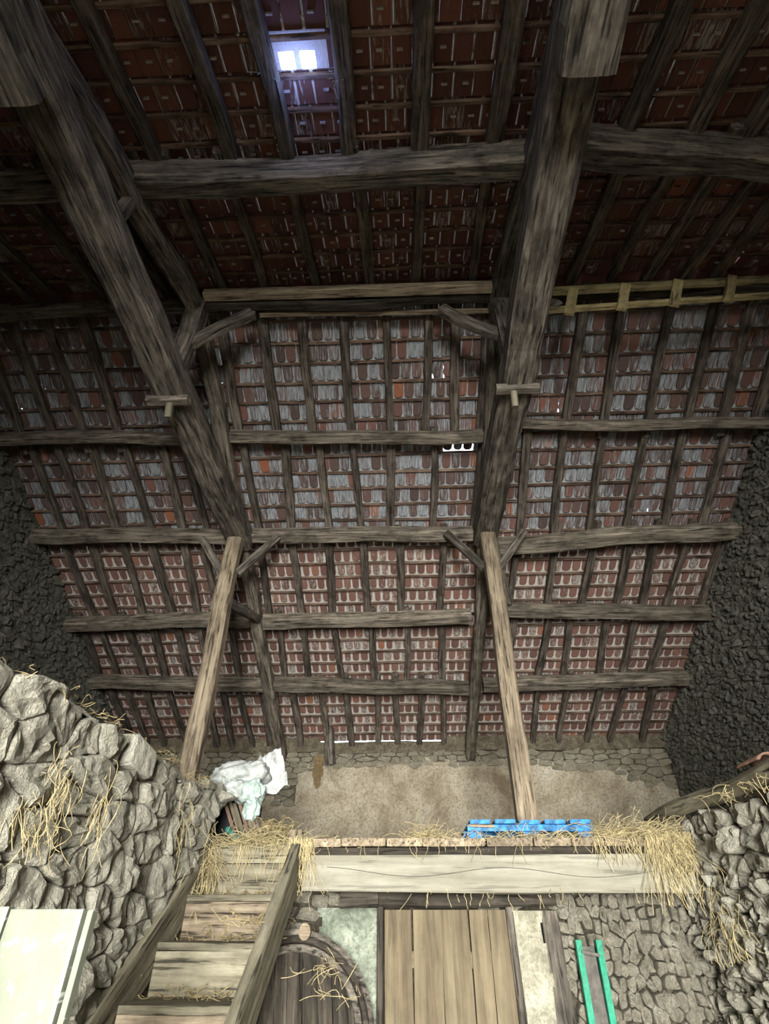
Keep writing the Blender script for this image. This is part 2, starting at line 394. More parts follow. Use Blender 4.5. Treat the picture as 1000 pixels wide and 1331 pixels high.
leaksN = [at_near(*q, ROOF_OFF-.05) for q in ((945, 345),)]
GLASS = at_near(388, 95, ROOF_OFF-.05); glass_px = (363, 414, 74, 113)
def hole(P, L, r=.08): return any((P-q).length < r for q in L)
def slope(root, P, S, rows, pitch, wdp, x0, x1, high, low, lh, ll, split, tail, leaks, isnear):
    items = []; restH = MB(); restL = MB(); bedH = MB(); bedL = MB()
    for i in range(rows):
        s = i*pitch+.03; x = x0-random.uniform(0, wdp); up = (i < split)
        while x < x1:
            wd = wdp*random.uniform(.9, 1.05); gp = random.uniform(.018, .045) if tail and not up else random.uniform(.008, .022) if tail else random.uniform(.006, .03)
            xc = x+wd/2; Pc = P(xc, s+pitch*.5, ROOF_OFF-.05 if isnear else ROOF_OFF); px, py = proj(Pc)
            isg = isnear and (Pc-GLASS).length < .30 and abs(Pc.x-GLASS.x) < .23 and abs(s+pitch*.5-s_near(GLASS)) < pitch*.52
            hl = hole(Pc, leaks)
            vs, fs, tc = tile_geo(P, xc, s, wd-gp, pitch-.034 if tail else pitch-.012, ROOF_OFF, tail, random.gauss(0, .012) if not hl else .09, .012)
            rnd = random.random()
            if not isg: items.append((Pc.length if (-50 < px < 1050 and -80 < py < 1390) else 99, up, vs, fs, tc, rnd, xc, s, wd))
            if not hl and not isg and -6 < xc:
                a, b = xc-wd/2-.001, xc+wd/2+.001; e0 = 0
                bd = bedH if up else bedL
                bd.add([P(a, s-.03, ROOF_OFF+.034), P(b, s-.03, ROOF_OFF+.034), P(b, s+pitch-.02, ROOF_OFF+.036), P(a, s+pitch-.02, ROOF_OFF+.036)], [(0, 1, 2, 3)])
            elif hl and min((Pc-q).length-(.3 if q is BIGS[0] else .08) for q in BIGS) > 0 and not isnear:
                a, b = xc-wd/2+random.uniform(.010, .018), xc+wd/2+.001; bd = bedH if up else bedL; e = s+pitch*random.uniform(.25, .5)
                bd.add([P(a, s-.03, ROOF_OFF+.034), P(b, s-.03, ROOF_OFF+.034), P(b, s+pitch-.02, ROOF_OFF+.036), P(a, s+pitch-.02, ROOF_OFF+.036)], [(0, 1, 2, 3)])
                bd.add([P(xc-wd/2-.001, s-.03, ROOF_OFF+.034), P(a, s-.03, ROOF_OFF+.034), P(a, e, ROOF_OFF+.036), P(xc-wd/2-.001, e, ROOF_OFF+.036)], [(0, 1, 2, 3)])
            x += wd
    items.sort(key=lambda t: t[0])
    for k, (d, up, vs, fs, tc, rnd, xc, s, wd) in enumerate(items):
        extra = None
        if isnear:   # the nib in the middle of each tile's underside
            c = P(xc+random.uniform(-.02, .02), s+pitch*.42, ROOF_OFF-.008); ex = X_*.022; es = (P(0, 1, 0)-P(0, 0, 0))*.006; en = (P(0, 0, 1)-P(0, 0, 0))*.009
            extra = [c+ex*a+es*b+en*e for e in (-1, 1) for a, b in ((-1, -1), (1, -1), (1, 1), (-1, 1))]
        ef = [(0, 3, 2, 1), (4, 5, 6, 7), (0, 1, 5, 4), (1, 2, 6, 5), (2, 3, 7, 6), (3, 0, 4, 7)]
        tgt = MB() if (k < 280 and d < 90) else (restH if up else restL)
        tgt.add(vs, fs, rnd, tc)
        if extra and random.random() < .7: tgt.add(extra, ef, rnd, mi=1)
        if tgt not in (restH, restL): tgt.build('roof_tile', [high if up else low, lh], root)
    if restH.v: tag(restH.build('roof_tiles_upper', [high, lh], root), kind='stuff')
    if restL.v: tag(restL.build('roof_tiles_lower', [low, lh], root), kind='stuff')
    if bedH.v: bedH.build('tile_bedding', lh, root)
    if bedL.v: bedL.build('tile_bedding', ll, root)
NP = .247
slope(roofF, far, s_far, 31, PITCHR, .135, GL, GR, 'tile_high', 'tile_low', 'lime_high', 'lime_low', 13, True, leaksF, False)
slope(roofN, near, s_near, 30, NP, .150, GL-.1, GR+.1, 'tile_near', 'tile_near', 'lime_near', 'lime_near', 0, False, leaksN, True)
# battens
for i in range(32):
    for a, b in ((GL, XL-.05), (XL-.05, XR), (XR, GR)):
        j = random.uniform(-.015, .015)
        timber('batten', far(a, i*PITCHR+j, ROOF_OFF-.022), far(b, i*PITCHR-j, ROOF_OFF-.022), .032, .026, 'batten', roofF, .006, step=.45, up=FN)
for i in range(1, 13):
    for a, b in ((GL, XL-.05), (XL-.05, XR), (XR, GR)):
        j = random.uniform(-.012, .012)
        timber('batten', near(a, i*NP+j, ROOF_OFF-.022), near(b, i*NP-j, ROOF_OFF-.022), .036, .028, 'batten', roofN, .006, step=.45, up=NN)
# ridge cap of half-round tiles, verge strips along the gables, and the eave filling
i = 0; x = GL-.1
while x < GR+.2:
    mb = MB(); vs = []; n = 8
    for e in (0, .34):
        for k in range(n+1):
            t = math.pi*k/n; vs.append((x+e, RY+math.cos(t)*(.17+e*.03), RZ+ROOF_OFF-.03+math.sin(t)*(.11+e*.03)))
    mb.add(vs, [(k, k+1, k+n+2, k+n+1) for k in range(n)]); mb.build('ridge_tile', 'tile_near', roofF); x += .32
for g, e in ((GL, -.35), (GR, .0)):
    slab('verge', [far(g+e-.02, -.1, ROOF_OFF+.05), far(g+e+.37, -.1, ROOF_OFF+.05), far(g+e+.37, FLEN+.2, ROOF_OFF+.05), far(g+e-.02, FLEN+.2, ROOF_OFF+.05)], .02, FN, 'lime_low', roofF)
    slab('verge', [near(g+e-.02, -.1, ROOF_OFF+.05), near(g+e+.37, -.1, ROOF_OFF+.05), near(g+e+.37, 10, ROOF_OFF+.05), near(g+e-.02, 10, ROOF_OFF+.05)], .02, NN, 'lime_near', roofN)
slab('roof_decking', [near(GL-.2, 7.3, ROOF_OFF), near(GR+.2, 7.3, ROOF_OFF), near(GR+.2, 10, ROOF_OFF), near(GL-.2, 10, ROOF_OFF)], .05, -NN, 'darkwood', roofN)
ex0, ex1 = at_y(415, 966, WY).x, at_y(578, 966, WY).x
timber('eave_fill', (ex0, WY+.09, WZ+.06), (ex1, WY+.09, WZ+.06), .2, .2, 'mortar_pale', roofF, .02, roundness=.1)
for a, b in ((GL-.1, ex0), (ex1, GR+.1)):
    timber('eave_fill', (a, WY+.08, WZ+.13), (b, WY+.08, WZ+.13), .22, .26, 'mortar_pale', roofF, .02, roundness=.1)
# rafters, tier by tier
T = [0, .219, .408, .60, .78, 1.0]
tiers = [
 (0, 1, 499, [2, 44, 88, 133, 278, 302, 352, 401, 453, 505, 554, 590, 626, 743, 793, 852, 906, 951, 996, 1035]),
 (1, 2, 630, [25, 61, 93, 136, 180, 224, 255, 327, 374, 421, 464, 509, 563, 620, 680, 726, 775, 824, 874, 926, 968]),
 (2, 3, 750, [73, 102, 133, 172, 211, 248, 275, 345, 386, 430, 476, 519, 574, 667, 717, 762, 806, 840, 878, 923]),
 (3, 4, 848, [119, 143, 177, 207, 238, 267, 307, 367, 399, 440, 485, 529, 575, 663, 705, 735, 782, 816, 852, 897]),
 (4, 5, 928, [156, 177, 201, 231, 272, 296, 318, 345, 385, 421, 455, 491, 515, 547, 577, 696, 732, 770, 802, 842, 874])]
RO = .135
for a, b, py, xs in tiers:
    for px in xs:
        x = at_far(px, py, RO).x
        if x < GL+.03 or x > GR-.03: continue
        j = random.uniform(-.04, .04); e = .12
        timber('rafter', far(x-j, T[a]*FLEN-e+.05, RO), far(x+j, T[b]*FLEN+e, RO-.01), random.uniform(.085, .115), random.uniform(.08, .1), 'rafter', roofF, .013, bow=(random.uniform(-.02, .02), 0), up=FN)
sP = s_near(V((0, NY, NZ)))
for px, py in ((-20, 330), (30, 345), (82, 315), (135, 325), (185, 330), (258, 300), (320, 300), (395, 300), (472, 300), (544, 300), (622, 300), (770, 300), (830, 300), (885, 290), (940, 290), (990, 280)):
    p = at_near(px, py, RO-.02); j = random.uniform(-.03, .03)
    timber('rafter', near(p.x-j, .02, RO-.02), near(p.x+j, sP+.12, RO-.02), random.uniform(.085, .115), .09, 'rafter', roofN, .013, bow=(random.uniform(-.02, .02), 0), up=NN)
for px, py in ((-60, 150), (40, 150), (150, 100), (262, 100), (350, 100), (452, 100), (545, 100), (652, 100), (745, 100), (852, 75), (945, 100), (1020, 100)):
    p = at_near(px, py, RO-.02); j = random.uniform(-.03, .03)
    timber('rafter', near(p.x-j, sP-.1, RO-.02), near(p.x+j, 7.3, RO-.02), random.uniform(.11, .14), .11, 'rafter', roofN, .02, bow=(random.uniform(-.03, .03), 0), up=NN)
# glass tile of two panes
gt = tag(empty('glass_tile', GLASS), 'small two-pane glass roof tile glowing white between dark rafters', 'skylight')
s0 = s_near(GLASS)
for k in (-1, 1):
    c = near(GLASS.x+k*.075, s0, ROOF_OFF+.01); mb = MB(); q = [(-.055, -.10), (.055, -.10), (.055, .10), (-.055, .10)]
    mb.add([near(c.x+a, s0+b, ROOF_OFF+.01+e) for e in (0, .006) for a, b in q], [(0, 3, 2, 1), (4, 5, 6, 7), (0, 1, 5, 4), (1, 2, 6, 5), (2, 3, 7, 6), (3, 0, 4, 7)]); mb.build('pane', 'glass', gt)
mb = MB()
for a0, a1, b0, b1 in ((-.26, -.13, -.30, .30), (-.02, .02, -.10, .10), (.13, .26, -.30, .30), (-.13, .13, -.30, -.10), (-.13, .13, .10, .30)):
    mb.add([near(GLASS.x+a, s0+b, ROOF_OFF+.016+e) for e in (0, .02) for a, b in ((a0, b0), (a1, b0), (a1, b1), (a0, b1))], [(0, 3, 2, 1), (4, 5, 6, 7), (0, 1, 5, 4), (1, 2, 6, 5), (2, 3, 7, 6), (3, 0, 4, 7)])
mb.build('surround', 'lime_low', gt)
# cobwebs hanging round the glass tile
def strands(name, gens, m_, parent=None, r=.0022, **tg):
    mb = MB()
    for pts in gens:
        for k in range(len(pts)-1):
            a, b = V(pts[k]), V(pts[k+1]); d = (b-a)
            if d.length < 1e-5: continue
            d.normalize(); u = d.cross(V((.3, .5, .8))).normalized()*r; v = d.cross(u)
            ring = [u, -u*.5+v*.87, -u*.5-v*.87]
            mb.add([a+q for q in ring]+[b+q for q in ring], [(0, 1, 4, 3), (1, 2, 5, 4), (2, 0, 3, 5)])
    return tag(mb.build(name, m_, parent), **tg)
def web(c, spread, n, drop):
    for _ in range(n):
        a = c+V((random.gauss(0, spread), random.gauss(0, spread), random.uniform(0, .03))); b = a+V((random.gauss(0, .05), random.gauss(0, .05), -random.uniform(.3, 1)*drop)); yield [a, (a+b)/2+V((random.gauss(0, .02), 0, -.01)), b]
for px, lab in ((352, 'grey dusty cobweb strands hanging left of the glass roof tile'), (440, 'grey dusty cobweb strands hanging right of the glass roof tile')):
    strands('cobweb', web(at_near(px, 95, .10), .03, 14, .06), 'web', None, .0015, label=lab, cat='cobweb', kind='stuff')

# ================================================================== TRUSSES, PURLINS, RIDGE
def truss(x, side, lab):
    t = tag(empty('roof_truss', (x, PY, LOFT)), lab, 'roof truss', 'roof trusses')
    timber('tie_beam', (x, PY+.25, TZ), (x, -.15, TZ+.02), .30, .32, 'old', t, .02, step=.2)
    timber('tie_beam', (x, at_z(745, 105, TZ-.44).y, TZ-.28), (x, -1.1, TZ-.28), .30, .26, 'old', t, .03, step=.2)
    timber('king_post', (x, RY, TZ+.1), (x, RY, RZ-.05), .19, .2, 'old', t, .015)
    for nm, pts, wd in (('principal_rafter', ((.02, -.06), (FLEN-.02, -.10)), .17),):
        timber(nm, far(x, pts[0][0], pts[0][1]), far(x, pts[1][0], pts[1][1]), wd, .2, 'purlin', t, .02, up=FN)
    timber('principal_rafter', near(x, .02, -.1), near(x, 4.1, -.12), .18, .2, 'old', t, .02, up=NN)
    # braces from the king post to the ridge
    for k in (-1, 1):
        timber('brace', (x+k*.05, RY, TZ+.62), (x+k*.62, RY+.02, RZ-.20), .10, .13, 'old', t, .012, bow=(0, .03*k))
    timber('brace', (x, NY+.1, TZ+.12), near(x, sP-.05, -.15), .09, .10, 'old', t, .012)
    # tenon and wedge at the foot of the king post
    timber('tenon', (x-.20, RY+.05, TZ-.17), (x+.2, RY+.05, TZ-.17), .09, .07, 'old', t, .01)
    timber('wedge', (x+side*.03, RY+.05, TZ-.14), (x+side*.03, RY+.11, TZ-.36), .06, .06, 'grey', t, .01)
    # post under the tie beam
    timber('post', (x, PY, LOFT), (x, PY, TZ-.12), .19, .19, 'pale', t, .012, step=.3, bow=(.0, .02*side))
    timber('post_cheek', (x+side*-.15, PY+.12, TZ-1.1), (x+side*-.08, PY+.08, TZ-.05), .07, .10, 'old', t, .012)
    for k in (-1, 1):
        timber('brace', (x+k*.09, PY+.05, TZ-.62), (x+k*.52, PY+.15, TZ+.0), .075, .10, 'old', t, .01, step=.15)
    return t
tL = truss(XL, 1, 'left timber roof truss with tie beam running overhead onto a pale leaning post')
tR = truss(XR, -1, 'right timber roof truss with tie beam overhead and post behind the blue pallet')
timber('strut', (XL+.03, PY+.1, TZ-1.0), far(XL+.05, 4.3, -.2), .10, .12, 'old', tL, .01)
def purlin(pA, pB, wd, hd, lab, near_=False, m_='purlin', bow=0, rough=.018, grp='purlins', name='purlin'):
    f_ = at_near if near_ else at_far
    o = timber(name, f_(*pA, 0), f_(*pB, 0), wd, hd, m_, None, rough, up=NN if near_ else FN, step=.18, bow=(bow, 0))
    return tag(o, lab, 'purlin' if name == 'purlin' else 'beam', grp)
rows_ = (('highest', [((-8, 573), (240, 569)), ((285, 568), (630, 567)), ((675, 551), (1002, 548))], .14, .16),
         ('second highest', [((32, 697), (296, 698)), ((312, 697), (614, 693)), ((640, 708), (962, 688))], .17, .19),
         ('third highest', [((88, 812), (332, 805)), ((338, 808), (612, 801)), ((632, 791), (942, 796))], .18, .20),
         ('lowest', [((118, 886), (352, 889)), ((352, 888), (612, 893)), ((628, 890), (906, 881))], .18, .20))
for nm, seg, a, b in rows_:
    for (p, q), bay in zip(seg, ('left bay of the far roof slope', 'middle bay of the far roof slope', 'right bay of the far roof slope')):
        k = 1.3 if (bay[0] == 'r' and nm == 'second highest') else (.8 if bay[0] == 'r' and nm == 'highest' else 1)
        purlin(p, q, a*k, b, f'{nm} long hewn purlin across the {bay}', bow=random.uniform(-.03, .03))
purlin((-40, 240), (165, 233), .2, .22, 'dark hewn purlin of the near roof slope at the far left', True, 'old')
purlin((150, 234), (700, 206), .21, .24, 'thick grey purlin overhead below the glass roof tile', True, 'old', bow=.03)
purlin((715, 188), (1060, 215), .25, .25, 'dark crooked purlin of the near roof slope at the right', True, 'old', bow=-.02, rough=.03)
for a, b, bay in ((GL+.02, XL-.1, 'left'), (XL+.1, XR-.1, 'middle'), (XR+.1, GR-.02, 'right')):
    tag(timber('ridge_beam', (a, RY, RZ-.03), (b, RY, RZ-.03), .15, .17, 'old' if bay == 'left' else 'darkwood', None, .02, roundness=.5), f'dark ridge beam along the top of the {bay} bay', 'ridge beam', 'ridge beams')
tag(plank('ridge_board', at_y(266, 384, RY-.14), at_y(646, 373, RY-.14), .10, .09, 'new'), 'long pale new board fixed below the ridge between the trusses', 'board')
bpy.data.objects['ridge_board'].data.materials[0] = M['pale']
tag(plank('ridge_board', at_far(338, 409, -.02), at_far(640, 404, -.02), .05, .03, 'pale'), 'thin pale lath running just beneath the new ridge board', 'board')
lb = tag(empty('ladder_brace', at_y(850, 385, RY)), 'pale yellow new softwood lattice of two rails and short cross boards under the right ridge', 'lattice')
yR = RY-.10
plank('rail', at_y(692, 380, yR), at_y(1060, 360, yR), .05, .10, 'new', lb)
plank('rail', at_y(692, 405, yR), at_y(1060, 380, yR), .05, .05, 'new', lb)
for px in (742, 810, 878, 948, 1018):
    dy = (px-742)*-.08
    plank('cross_board', at_y(px-2, 408+dy, yR-.04), at_y(px+4, 375+dy, yR-.04), .10, .03, 'new', lb, up=Y_)

# ================================================================== OUTER WALLS
def gable(name, x, sgn):
    o = tag(empty(name, (x, 6, BOT)), kind='structure')
    pts = [(x, -5.6, BOT), (x, 10.3, BOT), (x, WY+.2, WZ+.22), (x, RY, RZ+.30), (x, -5.6, 2.35)]
    slab('wall_core', pts, .35, (-sgn, 0, 0), 'mortar_gable', o); return o
def under_roof(y, z, m_=.05):
    zr = RZ+ROOF_OFF - ((y-RY)*(RZ-WZ)/(WY-RY) if y > RY else (RY-y)*(RZ-NZ)/(RY-NY)); return z < zr-m_
gr = gable('wall_right', GR, 1); gl = gable('wall_left', GL, -1)
def keepG(y, z): return under_roof(y, z) and z > .3 and y > 3.6
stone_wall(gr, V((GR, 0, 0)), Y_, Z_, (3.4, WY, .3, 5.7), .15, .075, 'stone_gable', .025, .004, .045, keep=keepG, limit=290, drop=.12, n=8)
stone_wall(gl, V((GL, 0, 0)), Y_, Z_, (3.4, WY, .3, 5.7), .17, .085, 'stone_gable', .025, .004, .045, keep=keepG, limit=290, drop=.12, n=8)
bw = tag(empty('wall_back', (0, WY, BOT)), kind='structure', label='earth plastered back wall with bare stone courses under the eaves')
slab('wall_core', [(GL-.3, WY+.06, BOT), (GR+.3, WY+.06, BOT), (GR+.3, WY+.06, WZ+.02), (GL-.3, WY+.06, WZ+.02)], .35, (0, -1, 0), 'mortar_pale', bw)
def plz(x): return WZ-.16-.12*nz((x*.9, 3, 1))-(.55 if x < -1.9 else 0)*1-.25*max(0, (x-3.0))
def keepP(x, z): return z < plz(x)+.08*nz((x, z, 5), 4) and not (x < -2.6 and z > .9)
relief('plaster', V((0, WY-.0, 0)), X_, Z_, -2.9, GR, .3, WZ, 150, 44, .05, 1.6, 'plaster', bw, keep=keepP)
stone_wall(bw, V((0, WY+.01, 0)), X_, Z_, (GL, GR, .4, WZ+.02), .20, .085, 'stone_back', .025, .005, .02, keep=lambda x, z: not (z < plz(x)-.12 and x > -2.55) and z < WZ-.0, limit=290, n=8)
fw_ = tag(empty('wall_front', (0, -5.6, BOT)), kind='structure')
for a, b, c, d in ((GL-.3, -.85, BOT, 3.2), (1.45, GR+.3, BOT, 3.2), (-.85, 1.45, 1.75, 3.2)):
    slab('wall_core', [(a, -5.6, c), (b, -5.6, c), (b, -5.6, d), (a, -5.6, d)], .35, (0, 1, 0), 'mortar_pale', fw_)
fl = slab('floor', [(-30, -40, BOT), (30, -40, BOT), (30, 40, BOT), (-30, 40, BOT)], .1, (0, 0, 1), 'dirt'); tag(fl, kind='structure')

q = at_y(430, 985, WY-.12)
timber('rafter_foot', (q.x, WY-.10, WZ-.22), (q.x-.05, WY-.25, WZ+.42), .16, .14, 'old', bw, .02)
mud = relief('mud_stain', V((0, WY-.055, 0)), X_, Z_, at_y(400, 1000, WY).x, at_y(428, 1000, WY).x, WZ-.60, WZ-.06, 24, 40, .02, 4, 'mud', bw,
    keep=lambda u, v: abs(u-at_y(414, 1000, WY).x) < .13*math.sqrt(max(0, (v-WZ+.60)/.54))*(1.2-.5*(v-WZ+.6)/.54)+.03*nz((u, v, 0), 12))
# ================================================================== LOFT
loft = tag(empty('loft_floor', (.6, 5.0, LOFT)), 'raised loft floor of thick planks whose ends show above the pale beam', kind='structure')
x = -.86; k = 0
for wd in (.32, .36, .29, .50, .37, .30, .26, .30, .26):
    plank('plank', (x+wd/2, 4.97+random.uniform(-.02, .02), LOFT+.02), (x+wd/2, 10.0, LOFT+.02), wd-.012, .055, 'pale', loft); x += wd
plank('plank', (-1.25, 5.02, LOFT+.01), (-1.25, 10, LOFT+.01), .78, .05, 'grey', loft)
slab('side_deck', [(GL, -5.5, LOFT), (-1.98, -5.5, LOFT), (-1.98, 5.2, LOFT), (-1.64, 5.2, LOFT), (-1.64, 10, LOFT), (GL, 10, LOFT)], .06, (0, 0, 1), 'grey', loft)
slab('side_deck', [(2.6, -5.5, LOFT), (GR, -5.5, LOFT), (GR, 10, LOFT), (2.13, 10, LOFT), (2.13, 5.6, LOFT), (2.6, 5.6, LOFT)], .06, (0, 0, 1), 'grey', loft)
plank('nailer', (-.84, 5.05, LOFT-.035), (2.2, 5.05, LOFT-.035), .12, .05, 'darkwood', loft)
bm = tag(timber('loft_beam', (-.83, 5.08, .30), (2.17, 5.08, .27), .17, .25, 'white_beam', None, .008, step=.3, roundness=.08), 'thick whitewashed beam carrying the front edge of the loft over the door', 'beam')
# wire along the beam
strands('wire', [[at_y(px, 1133+6*math.sin(px/38.)+ (px-500)*.004, 4.985) for px in range(425, 872, 12)]], 'iron', None, .002, label='thin twisted wire strung along the face of the pale loft beam', cat='wire')

# ================================================================== LOWER BACK WALL WITH DOOR
lw = tag(empty('wall_lower', (0, 5.4, BOT)), kind='structure', label='lower wall under the loft with plaster patches round the door')
slab('wall_core', [(-1.7, 5.47, BOT), (2.5, 5.47, BOT), (2.5, 5.47, LOFT-.03), (-1.7, 5.47, LOFT-.03)], .3, (0, -1, 0), 'mortar', lw)
relief('plaster_patch', V((0, 5.40, 0)), X_, Z_, -.80, -.27, BOT, .10, 24, 60, .05, 4, 'limeplaster', lw, keep=lambda u, v: u > -.74+.07*nz((u, v, 0), 5) and v < .06+.05*nz((u, 0, v), 7))
relief('plaster_strip', V((0, 5.36, 0)), X_, Z_, .81, 1.08, BOT, .05, 14, 70, .05, 5, 'whiteplaster', lw, keep=lambda u, v: u < 1.04+.05*nz((u, v, 2), 6))
stone_wall(lw, V((0, 5.44, 0)), X_, Z_, (-1.5, -.70, BOT, .3), .16, .09, 'stone_brown', .03, .01, .03, limit=60, n=8)
stone_wall(lw, V((0, 5.42, 0)), X_, Z_, (1.16, 2.25, -1.2, .36), .065, .085, 'stone_brown', .035, .002, .04, limit=230, n=8, drop=.1)
stone_wall(lw, V((0, 5.44, 0)), X_, Z_, (-.8, 1.2, .08, .36), .2, .10, 'stone_brown', .03, .008, .03, limit=60, n=8)
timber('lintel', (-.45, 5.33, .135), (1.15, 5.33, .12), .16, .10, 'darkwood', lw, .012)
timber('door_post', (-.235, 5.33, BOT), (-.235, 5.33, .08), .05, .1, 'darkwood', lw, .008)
timber('door_post', (.795, 5.33, BOT), (.78, 5.33, .08), .055, .1, 'old', lw, .008)
timber('wall_post', (1.11, 5.40, BOT), (1.10, 5.40, .05), .13, .08, 'brown' if 0 else 'old', lw, .015)
timber('corbel', (-.55, 5.2, .11), (-.25, 5.2, .12), .14, .10, 'darkwood', lw, .012)
dr = tag(empty('door_1', (.28, 5.34, BOT)), 'wide pale brown plank door under the loft beam', kind='structure')
xs = [-.205, .01, .235, .46, .61, .765]
for a, b in zip(xs, xs[1:]): plank('plank', ((a+b)/2, 5.35+random.uniform(-.006, .006), BOT), ((a+b)/2, 5.35, .055), b-a-.007, .03, 'door', dr, up=Y_)
timber('ledge', (-.19, 5.385, -.25), (.75, 5.385, -.25), .04, .1, 'door', dr, .004)

# ================================================================== NEAR SIDE WALLS
nl = tag(empty('wall_stair', (-1.7, 3, BOT)), kind='structure', label='big rubble stone wall beside the stair, ragged top lit from the right')
XW = -1.60
def topL(y): return .835+.05*nz((y*1.7, 1, 2))+.03*nz((y*6, 1, 2))+max(0, (y-4.3))*.10
prof = [(-5.5+i*.22) for i in range(50)]; prof = [y for y in prof if y < 5.1]+[5.12]
ptsL = [(XW-.05, -5.5, BOT)]+[(XW-.05, y, topL(y)-.05) for y in prof]+[(XW-.05, 5.12, BOT)]
slab('wall_core', ptsL, .32, (1, 0, 0), 'mortar_mid', nl)
BLK = at_x(185, 982, XW)
stone_wall(nl, V((XW-.04, 0, 0)), Y_, Z_, (.4, 5.14, -1.7, 1.1), .26, .14, 'stone', .04, .002, .032, keep=lambda y, z: z < topL(y)-.03, limit=285, drop=.2, n=12, fine=2,
           skip=lambda P: abs(P.y-BLK.y) < .19 and abs(P.z-BLK.z+.02) < .11)
vs, fs = stone_geo([(BLK.y-.20, BLK.z-.09), (BLK.y+.17, BLK.z-.11), (BLK.y+.18, BLK.z+.05), (BLK.y-.17, BLK.z+.10)], V((XW-.04, 0, 0)), Y_, Z_, V((1, 0, 0)), .05, .002, .006, 14, 2, 0)
mb = MB(); mb.add(vs, fs, .1); tag(mb.build('stone', 'block', nl), 'large smooth pale stone block on the wall top')
# end face of the wall, towards the stair head
stone_wall(nl, V((-1.95, 5.14, 0)), X_, Z_, (0, .34, .3, .92), .2, .12, 'stone', .04, .01, .04, limit=40, n=10)
# stones lying along the top
mb_ = 0
for i in range(40):
    y = .9+i*.107; mb = MB(); z = topL(y)-.03; w1 = random.uniform(.07, .13)
    vs, fs = stone_geo([(y-w1*.8, -.30), (y+w1*.8, -.30), (y+w1*.8, .0), (y-w1*.8, .0)], V((XW-.02, 0, z)), Y_, X_, Z_, random.uniform(.005, .03), .006, .02, 10, 1)
    mb.add(vs, fs); mb.build('stone', 'stone', nl)
nr = tag(empty('wall_passage', (2.3, 4, BOT)), kind='structure', label='rough rubble wall on the right, ending at the loft beam, rotten log on top')
XQ = 2.18
def topR(y): return .60+max(0, 5.2-y)*.10+.04*nz((y*2, 5, 1))
prof = [-5.5+i*.25 for i in range(45)]; prof = [y for y in prof if y < 5.5]+[5.55]
ptsR = [(XQ+.06, -5.5, BOT)]+[(XQ+.06, y, min(topR(y), .95)-.05) for y in prof]+[(XQ+.06, 5.55, BOT)]
slab('wall_core', list(reversed(ptsR)), .36, (-1, 0, 0), 'mortar', nr)
stone_wall(nr, V((XQ+.05, 0, 0)), Y_, Z_, (3.0, 5.5, -1.3, 1.0), .12, .07, 'stone', .045, .002, .045, keep=lambda y, z: z < topR(y)-.03 and z < .22+.1*nz((y, z, 1), 3), limit=230, drop=.2, n=11, fine=2)
stone_wall(nr, V((XQ+.05, 0, 0)), Y_, Z_, (3.0, 5.5, .1, 1.0), .22, .13, 'stone', .05, .003, .045, keep=lambda y, z: z < topR(y)-.05 and z > .20, limit=60, drop=.15, n=12, fine=2)
tag(timber('log', at_x(846, 1068, 2.27), at_x(1040, 990, 2.27), .12, .12, 'grey', None, .03, roundness=.55), 'grey weathered log lying along the top of the right rubble wall', 'log')
# half round roof tile lying at the right edge
mb = MB(); c = at_x(994, 983, 2.42); vs = []; fs = []
for r_ in (.085, .07):
    for i in range(9):
        for a in range(7):
            t = math.radians(20+a*23); vs.append(c+V((math.cos(t)*r_, i*.04-.3+.25, math.sin(t)*r_*.8-.05)))
n1 = 63
for i in range(8):
    for a in range(6): q = i*7+a; fs += [(q, q+1, q+8, q+7), (n1+q+7, n1+q+8, n1+q+1, n1+q)]
for a in range(6): fs += [(a, n1+a, n1+a+1, a+1), (56+a+1, n1+56+a+1, n1+56+a, 56+a)]
for i in range(8): fs += [(i*7, i*7+7, n1+i*7+7, n1+i*7), (i*7+6, n1+i*7+6, n1+i*7+13, i*7+13)]
mb.add(vs, fs); tag(mb.build('ridge_tile', 'clay', None, smooth=True), 'broken half-round terracotta tile lying on the right wall at the picture edge', 'roof tile')

# ================================================================== STAIR
st = tag(empty('stair', (-1.25, 4.2, BOT)), 'steep dusty wooden stair up to the loft beside the stone wall', 'stair')
rise, going, y0, z0 = .25, .385, 4.96, .345
x0, x1 = -1.56, -.93
plank('head_board', (x0-.14, 4.955, .405), (x1+.07, 4.955, .405), .12, .035, 'grey', st, up=V((0, 1, 0)) if 0 else V((0, 1, 0)))
for i in range(8):
    y = y0-i*going; z = z0-i*rise
    if i > 0: plank('tread', (x0, y+going/2+.0, z+.02), (x1, y+going/2, z+.02), going+.03, .04, 'grey', st)
    plank('riser', (x0, y, z-rise/2+.01), (x1, y, z-rise/2+.01), rise-.03, .025, 'pale' if i % 2 else 'grey', st, up=V((0, -1, 0)))
for xx, w1 in ((x0-.03, .05), (x1+.045, .075)):
    timber('stringer', (xx, y0+.0, .36), (xx, y0-8*going, .36-8*rise), w1, .27, 'grey', st, .008, roundness=.12)

